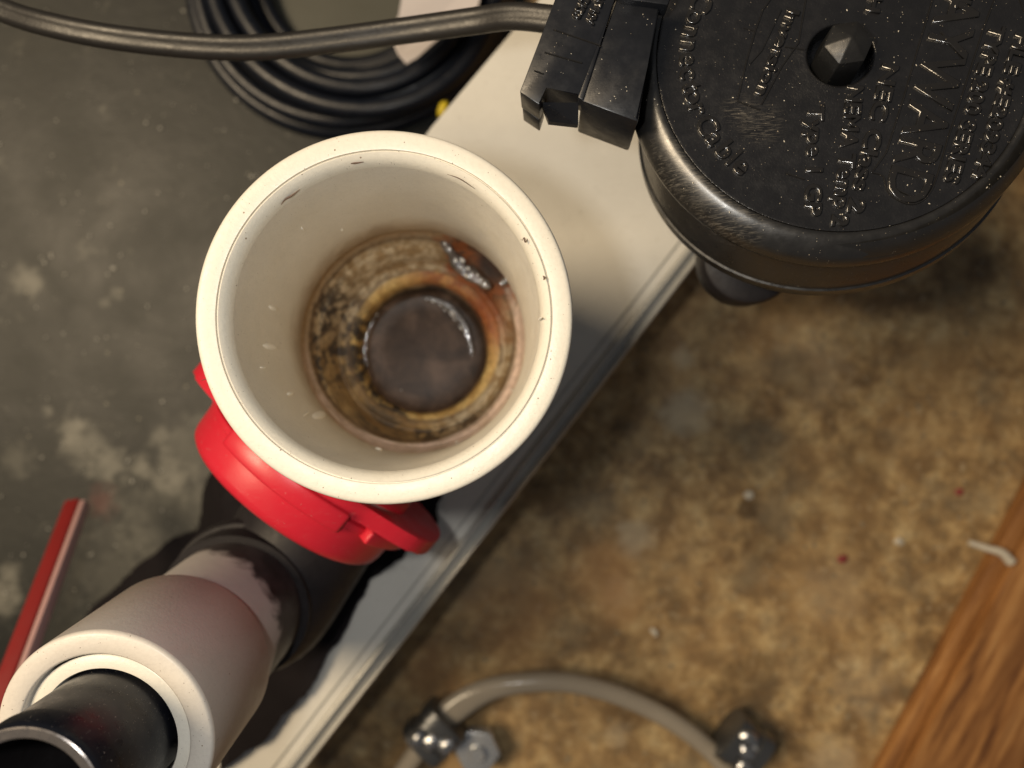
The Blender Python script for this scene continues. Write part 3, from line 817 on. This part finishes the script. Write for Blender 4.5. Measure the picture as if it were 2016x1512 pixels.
# ---- connector block on the left of the head
blk = empty("cord_connector", P(1150, 150, .2), "glossy black rectangular cord connector with notched end, left of the round motor head", "connector")
zb = .266
U = (P(1212, 0, zb) - P(1141, 188, zb)).normalized()     # along the block, away from the notch
V = Vector((U.y, -U.x, 0))                                # to the right
O = P(1141, 190, zb)
MB = Matrix((U, V, Vector((0, 0, 1)))).transposed().to_4x4(); MB.translation = O
MB = MB @ Matrix.Rotation(math.radians(3), 4, 'X')
def bl(px, py, z=zb):
    l = MB.inverted() @ P(px, py, z); return l.x, l.y
def boxpart(name, poly, h0, h1, bev=.0006, mat=None, loc=True):
    bm = bmesh.new(); prism(bm, poly, MB, h0, h1, bev, 2)
    return link(name, bm, mat or M_BLOCK, blk, angle=35)
# main slab with the two prongs left by the notch
A0 = bl(1023, 178); A1 = bl(1062, 205); A2 = bl(1074, 168); A3 = bl(1140, 188); A4 = bl(1225, -40); A5 = bl(1106, -40)
boxpart("connector_body", [A0, A1, A2, A3, A4, A5][::-1], -.0130, 0, .0004)
# left prong carries on downwards
boxpart("left_prong", [bl(1025, 180), bl(1061, 205), bl(1071, 172), bl(1036, 150)][::-1], -.0235, -.0128, .0004)
# slanted bridge seen inside the notch
bm = bmesh.new()
q = [MB @ Vector((*bl(1066, 190), -.004)), MB @ Vector((*bl(1140, 192), -.004)), MB @ Vector((*bl(1141, 222), -.0105)), MB @ Vector((*bl(1080, 214), -.0105))]
t0 = [bm.verts.new(v) for v in q]; t1 = [bm.verts.new(v - Vector((0, 0, .003))) for v in q]
bm.faces.new(t0); bm.faces.new(t1[::-1])
for i in range(4): bm.faces.new((t0[i], t0[(i + 1) % 4], t1[(i + 1) % 4], t1[i]))
link("notch_bridge", bm, M_BLOCK, blk, smooth=False)
# neck between the connector and the head
B0 = bl(1143, 196); B1 = bl(1256, 241); B2 = bl(1275, 130); B3 = bl(1300, 14); B4 = bl(1216, -8)
boxpart("neck_block", [B0, B1, B2, B3, B4][::-1], -.0290, -.0008, .0009)
boxpart("upper_bridge", [bl(1216, 4), bl(1215, -22), bl(1320, -2), bl(1312, 20)], -.005, .0022, .0006)
boxpart("hinge_bar", [bl(1210, -40), bl(1222, -40), bl(1148, 197), bl(1138, 191)], -.010, -.0002, .0003)
# raised lines and letters on the connector
def bridge_line(p0, p1, w=.00032):
    bm = bmesh.new(); q = [MB @ Vector((*bl(*p), .0001)) for p in (p0, p1)]
    sweep(bm, q, [(-w, -.0001), (-w * .4, .00025), (w * .4, .00025), (w, -.0001)])
    link("raised_line", bm, M_TEXT, blk, angle=20)
bridge_line((1090, 56), (1182, 90)); bridge_line((1072, 101), (1146, 124)); bridge_line((1052, 137), (1070, 144), .0003)
for s, p0, p1 in (("AC120", (1165, -22), (1132, 36)), ("60Hz 10A", (1190, -24), (1160, 48))):
    a_ = Vector(bl(*p0)); b_ = Vector(bl(*p1)); d = b_ - a_
    o = textobj(s, .0040, Matrix.Identity(4), parent=blk)
    wdt = max(v.co.x for v in o.data.vertices)
    o.data.transform(Matrix.Diagonal((d.length / wdt, 1, 1, 1)))
    # reads towards the notch; keep letters the right way round on the top face
    o.data.transform(MB @ Matrix.Translation((a_.x, a_.y, .0001)) @ Matrix.Rotation(math.atan2(d.y, d.x), 4, 'Z') )

# ============================================================ POWER CORD
pts = catmull([P(-160, -60, .20), P(0, 18, .205), P(110, 52, .21), P(240, 76, .212), P(400, 92, .213), P(520, 93, .214), P(650, 80, .216), P(800, 60, .220), P(930, 42, .228), P(1010, 32, .236), P(1100, 40, .243), P(1150, 44, .245)], 12)
bm = bmesh.new()
lob = []
for i in range(28):
    a = 2 * math.pi * i / 28; s = math.cos(a); u = math.sin(a)
    k = 1 - .20 * (1 - abs(s)) ** 2
    lob.append((.0047 * s, .0030 * u * k * (1 + .25 * abs(s)) ** .8))
sweep(bm, pts, lob, twist=lambda s: math.radians(8 + 14 * math.sin(s * 3)))
o = link("power_cord", bm, M_CORD)
tag(o, "dark grey flat twin power cord running across into the black connector", "cord")

# ============================================================ BLACK COIL, TAG
coil = empty("hose_coil", P(690, -40, .003), "coil of glossy black hose on the grey floor beside the cream shelf", "hose coil")
def loop(cx, cy, R, z, rt, ph=0.0, name="coil_turn"):
    bm = bmesh.new(); c = P(cx, cy, z); n = 90; rows = []
    for i in range(n):
        a = 2 * math.pi * i / n
        RR = R * (1 + .015 * math.sin(3 * a + ph)) * MM; zz = z + .002 * math.sin(2 * a + ph)
        ce = Vector((c.x + RR * math.cos(a), c.y + RR * math.sin(a), zz)); e = Vector((math.cos(a), math.sin(a), 0))
        rows.append([bm.verts.new(ce + e * rt * MM * math.cos(b) + Vector((0, 0, rt * MM * math.sin(b)))) for b in [2 * math.pi * k / 16 for k in range(16)]])
    for i in range(n):
        A, B = rows[i], rows[(i + 1) % n]
        for k in range(16): bm.faces.new((A[k], B[k], B[(k + 1) % 16], A[(k + 1) % 16]))
    link(name, bm, M_HOSEBLK, coil)
for cx, cy, R, z, rt, ph in ((688, -50, 104, .008, 6, 2.2), (696, -60, 63, .010, 6, 1.2), (690, -60, 93, .009, 6, 0), (686, -56, 81, .009, 6, 1), (694, -66, 69, .009, 6, 2), (690, -60, 99, .019, 5.6, 2.5), (700, -62, 87, .020, 6, 3), (692, -70, 75, .020, 6, 4), (702, -70, 92, .031, 6, 5), (700, -78, 80, .031, 6, 6)):
    loop(cx, cy, R, z, rt, ph)
# inside of the coil: dull grey-green disc
bm = bmesh.new(); revolve(bm, pr((0, 1.5), (62, 1.5), (63, 0)), frame(P(690, -60, .0035), (0, 0, 1)), 64)
M_INN = m_simple("dull_olive_plastic", (.075, .075, .058), .5, sc=30)
link("coil_core", bm, M_INN, coil)
zt = .062
tg = [P(x, y, zt + dz) for x, y, dz in ((800, -60, .004), (958, -60, .0), (942, 10, -.002), (916, 40, -.003), (870, 70, -.004), (822, 113, -.006), (800, 126, -.006), (784, 108, -.005), (768, 72, -.003), (785, 30, 0))]
bm = bmesh.new(); a_ = [bm.verts.new(p) for p in tg]; b_ = [bm.verts.new(p - Vector((0, 0, .0006))) for p in tg]
bm.faces.new(a_); bm.faces.new(b_[::-1])
for i in range(len(tg)): bm.faces.new((a_[i], b_[i], b_[(i + 1) % len(tg)], a_[(i + 1) % len(tg)]))
tag(link("paper_tag", bm, M_TAG, smooth=False), "blank pale pinkish paper tag resting on the black hose coil behind the cord", "tag")
bm = bmesh.new(); blob(bm, P(872, 214, .05), .0032, .0055, .003, Matrix.Rotation(-.6, 4, 'Z'), .3)
tag(link("yellow_clip", bm, M_YEL), "small yellow clip beside the cream shelf above the white pipe", "clip")

# ============================================================ RED HANDLE
hb = empty("red_bar", P(152, 985, .06), "narrow dark red bar with a pale pink edge leaning at the lower left", "bar")
pa, pb = P(150, 985, .055), P(-14, 1420, .150)
dr = (pb - pa).normalized(); sd_ = dr.cross(Vector((0, 0, 1))).normalized()
if sd_.x < 0: sd_ = -sd_
up_ = sd_.cross(dr).normalized()
if up_.z < 0: up_ = -up_
def bar(name, s0, s1, u0, u1, mat, end=0.0):
    bm = bmesh.new(); vs = []
    for p in (pa + dr * end, pb):
        vs.append([bm.verts.new(p + sd_ * s + up_ * u) for s, u in ((s0, u0), (s1, u0), (s1, u1), (s0, u1))])
    A, B = vs
    bm.faces.new(A[::-1]); bm.faces.new(B)
    for i in range(4): bm.faces.new((A[i], A[(i + 1) % 4], B[(i + 1) % 4], B[i]))
    bmesh.ops.recalc_face_normals(bm, faces=bm.faces)
    bmesh.ops.bevel(bm, geom=bm.edges[:], offset=.0010, segments=2, profile=.5, affect='EDGES', clamp_overlap=True)
    return link(name, bm, mat, hb)
M_DRED = m_simple("dull_dark_red_paint", (.26, .018, .016), .45, sc=60)
M_PINK = m_simple("worn_pink_edge", (.56, .34, .32), .45, sc=60)
bar("bar_body", -.0060, .0030, -.006, .002, M_DRED)
bar("pale_edge", .0031, .0064, -.006, .0012, M_PINK, .0012)

# ============================================================ BEIGE HOSE, CLAMPS
zh = .020
hp = catmull([P(740, 1600, .012), P(800, 1510, zh), P(850, 1442, zh), P(900, 1392, zh), P(965, 1357, zh), (P(1050, 1343, zh)), P(1130, 1346, zh), P(1220, 1370, zh), P(1310, 1412, zh), P(1385, 1465, zh), P(1430, 1515, zh), P(1470, 1580, .012)], 12)
bm = bmesh.new()
sweep(bm, hp, circ(.0062, 24), scale=lambda s: (1.0 + .42 * math.exp(-((s - .27) / .10) ** 2), 1.0 - .25 * math.exp(-((s - .27) / .1) ** 2)))
hs = link("beige_hose", bm, M_HOSE); tag(hs, "arched beige vinyl hose on the brown floor, flattened at its left clamp", "hose")
def clamp(name, cx, cy, ang, label, nut=None):
    e = empty(name, P(cx, cy, .004), label, "hose clamp", "hose clamps on the beige hose")
    M = Matrix.Translation(P(cx, cy, .022)) @ Matrix.Rotation(math.radians(ang), 4, 'Z') @ Matrix.Scale(1.35, 4)
    bm = bmesh.new()
    ring = []
    n = 40
    for i in range(n):
        a = 2 * math.pi * i / n; ring.append((.0125 * math.copysign(abs(math.cos(a)) ** .7, math.cos(a)), .0100 * math.copysign(abs(math.sin(a)) ** .7, math.sin(a))))
    A = []; prof = [(-.010, .90), (-.0092, 1.0), (-.0035, 1.0), (-.0028, .90), (.0028, .90), (.0035, 1.0), (.0092, 1.0), (.010, .90)]
    rows = [[bm.verts.new(M @ Vector((x, a[0] * k, a[1] * k - .001))) for a in ring] for x, k in prof]
    for R0, R1 in zip(rows, rows[1:]):
        for i in range(n): bm.faces.new((R0[i], R0[(i + 1) % n], R1[(i + 1) % n], R1[i]))
    bm.faces.new(rows[0][::-1]); bm.faces.new(rows[-1])
    link("clamp_band", bm, M_DARKSTEEL, e, angle=50)
    for sx_, sy_ in ((-.006, .004), (0.0, -.001), (.006, -.006)):  # pale steel bumps stand in for the glow spots on the band
        bm = bmesh.new(); blob(bm, M @ Vector((sy_ * .7, sx_ * 1.0, .0088)), .0046, .0036, .0022, M, .3)
        link("glint_dimple", bm, M_STEEL, e)
    if nut:
        nx_, ny_ = nut
        Mn = Matrix.Translation(P(nx_, ny_, .020)) @ Matrix.Rotation(math.radians(ang + 10), 4, 'Z')
        bm = bmesh.new()
        hexa = [(.0150 * math.cos(math.pi / 3 * i), .0150 * math.sin(math.pi / 3 * i)) for i in range(6)]
        prism(bm, hexa, Mn, -.010, 0, .0010)
        h = link("hex_nut", bm, M_NUT, e)
        bm = bmesh.new(); revolve(bm, pr((0, 4), (4.5, 4), (5.2, 3.2), (5.2, 0)), Mn, 24); link("bolt_end", bm, M_NUT, e)
    return e
clamp("hose_clamp", 856, 1442, 45, "dark metal clamp with a pale hex nut on the left end of the beige hose", (940, 1482))
clamp("hose_clamp", 1462, 1466, -38, "smaller dark metal clamp at the right end of the beige hose", None).name = "hose_clamp.001"
bm = bmesh.new(); M = Matrix.Translation(P(1484, 1476, .033)) @ Matrix.Rotation(math.radians(-60), 4, 'Z')
prism(bm, [(-.006, -.003), (.004, -.004), (.006, .001), (-.004, .004)], M, -.0045, 0, .0012)
link("glint_dimple", bm, M_NUT, bpy.data.objects["hose_clamp.001"])

# ============================================================ WOODEN BOARD
wd = [P(2123, 880, .018), P(1955, 1195, .018), P(1790, 1512, .018), P(1712, 1660, .018), P(2500, 1900, .018), P(2500, 900, .018)]
e_ = (wd[2] - wd[0]).normalized(); ang = math.atan2(e_.y, e_.x)
M_WOOD = wood_mat(-(ang + math.pi / 2))
bm = bmesh.new(); prism(bm, [(p.x, p.y) for p in wd], Matrix.Identity(4), 0.0003, .018, .0015, 2)
o = link("wooden_board", bm, M_WOOD); tag(o, "reddish brown wooden board with dark grain lying at the lower right corner", "board")
bm = bmesh.new(); nn = Vector((-e_.y, e_.x, 0))
if nn.x > 0: nn = -nn
q0, q1 = wd[0] - e_ * .05, wd[3] + e_ * .05
q = [q0 + nn * .0006, q1 + nn * .0006, q1 + nn * .0105, q0 + nn * .0105]
prism(bm, [(p.x, p.y) for p in q], Matrix.Identity(4), .0003, .012, .0012, 2)
o = link("wooden_strip", bm, M_WOOD); tag(o, "thin pale brown wood strip along the near edge of the wooden board", "wood strip")

# ============================================================ DEBRIS
def chip(name, x, y, z, r, mat, label, cat, el=1.0, ang=0, jit=.5):
    bm = bmesh.new(); blob(bm, P(x, y, z), r * el, r, r * .5, Matrix.Rotation(ang, 4, 'Z'), jit)
    return tag(link(name, bm, mat), label, cat)
M_REDC = m_simple("red_crumb", (.26, .045, .04), .6); M_WHC = m_simple("pale_crumb", (.62, .57, .47), .7); M_DKC = m_simple("dark_crumb", (.03, .018, .01), .7)
chip("red_crumb", 1660, 1100, .002, .0028, M_REDC, "larger red crumb on the brown floor left of the wooden board", "crumb", 1.3)
chip("red_crumb", 1888, 968, .002, .0026, M_REDC, "small red crumb on the brown floor above the wooden board", "crumb", 1.0, .5)
chip("yellow_crumb", 1288, 1245, .002, .0018, M_WHC, "pale yellow crumb on the brown floor above the arched hose", "crumb", 1.7, -.8)
chip("white_crumb", 1474, 975, .002, .0030, M_WHC, "small white crumb beside the dark spot on the brown floor", "crumb", 1.2)
chip("white_crumb", 1770, 1065, .002, .0028, M_WHC, "small white crumb left of the pale stick on the brown floor", "crumb", 1.1)
bm = bmesh.new(); sweep(bm, catmull([P(1908, 1068, .022), P(1945, 1080, .023), P(1972, 1088, .023), P(1990, 1106, .022)], 6), circ(.0030, 10), scale=lambda s: .6 + .5 * s)
tag(link("pale_stick", bm, M_WHC), "short pale stick lying across the corner edge of the wooden board", "stick")
# dust crumbs scattered over lid, connector and tube
bm = bmesh.new()
for i in range(230):
    a = random.uniform(0, 6.283); r = .064 * math.sqrt(random.random()); z = .0003 if r < .058 else .0012
    c = MH @ Vector((r * math.cos(a), r * math.sin(a), z)); s = random.choice((.00006, .00008, .0001, .00018))
    if math.hypot(r * math.cos(a) - bx, r * math.sin(a) - by) < .0125: continue
    blob(bm, c, s * random.uniform(1, 2.2), s, s * .5, Matrix.Rotation(random.uniform(0, 3), 4, 'Z'), .4, 1)
tag(link("lid_dust", bm, M_WHC, head), kind="stuff")
bm = bmesh.new()
for i in range(25):
    x = random.uniform(.002, .032); y = random.uniform(-.014, .014)
    s = random.choice((.00006, .00008, .00012)); blob(bm, MB @ Vector((x, y, .0001 if y < 0 else -.0006)), s * 2, s, s * .6, Matrix.Rotation(random.uniform(0, 3), 4, 'Z'), .4, 1)
tag(link("connector_dust", bm, M_WHC, blk), kind="stuff")

# loose grit on both floors, too small to count
bm = bmesh.new()
for i in range(420):
    x = random.uniform(900, 2050); y = random.uniform(480, 1520)
    if (y - 523) < (1340 - x) * 1.294 + 60: continue
    q = P(x, y, 0); sz = random.choice((.0004, .0005, .0007, .0007, .0010, .0014))
    blob(bm, (q.x, q.y, sz * .3), sz * random.uniform(1, 1.8), sz, sz * .6, Matrix.Rotation(random.uniform(0, 3), 4, 'Z'), .6, 1)
M_GRIT = m_simple("sandy_grit", (.34, .27, .17), .8, sc=900, amt=.9, dark=.3)
tag(link("floor_grit", bm, M_GRIT), "loose sandy grit scattered over the brown floor", "grit", kind="stuff")
bm = bmesh.new()
for i in range(300):
    x = random.uniform(-40, 520); y = random.uniform(-20, 1350); q = P(x, y, .003)
    sz = random.choice((.0003, .0004, .0005, .0006, .0009, .0012))
    blob(bm, (q.x, q.y, .003 + sz * .3), sz * random.uniform(1, 1.6), sz, sz * .6, Matrix.Rotation(random.uniform(0, 3), 4, 'Z'), .6, 1)
M_GRIT2 = m_simple("pale_grey_grit", (.36, .35, .31), .6, sc=900, amt=.9, dark=.3)
tag(link("pale_grit", bm, M_GRIT2), "pale grit scattered over the dark grey floor on the left", "grit", kind="stuff")
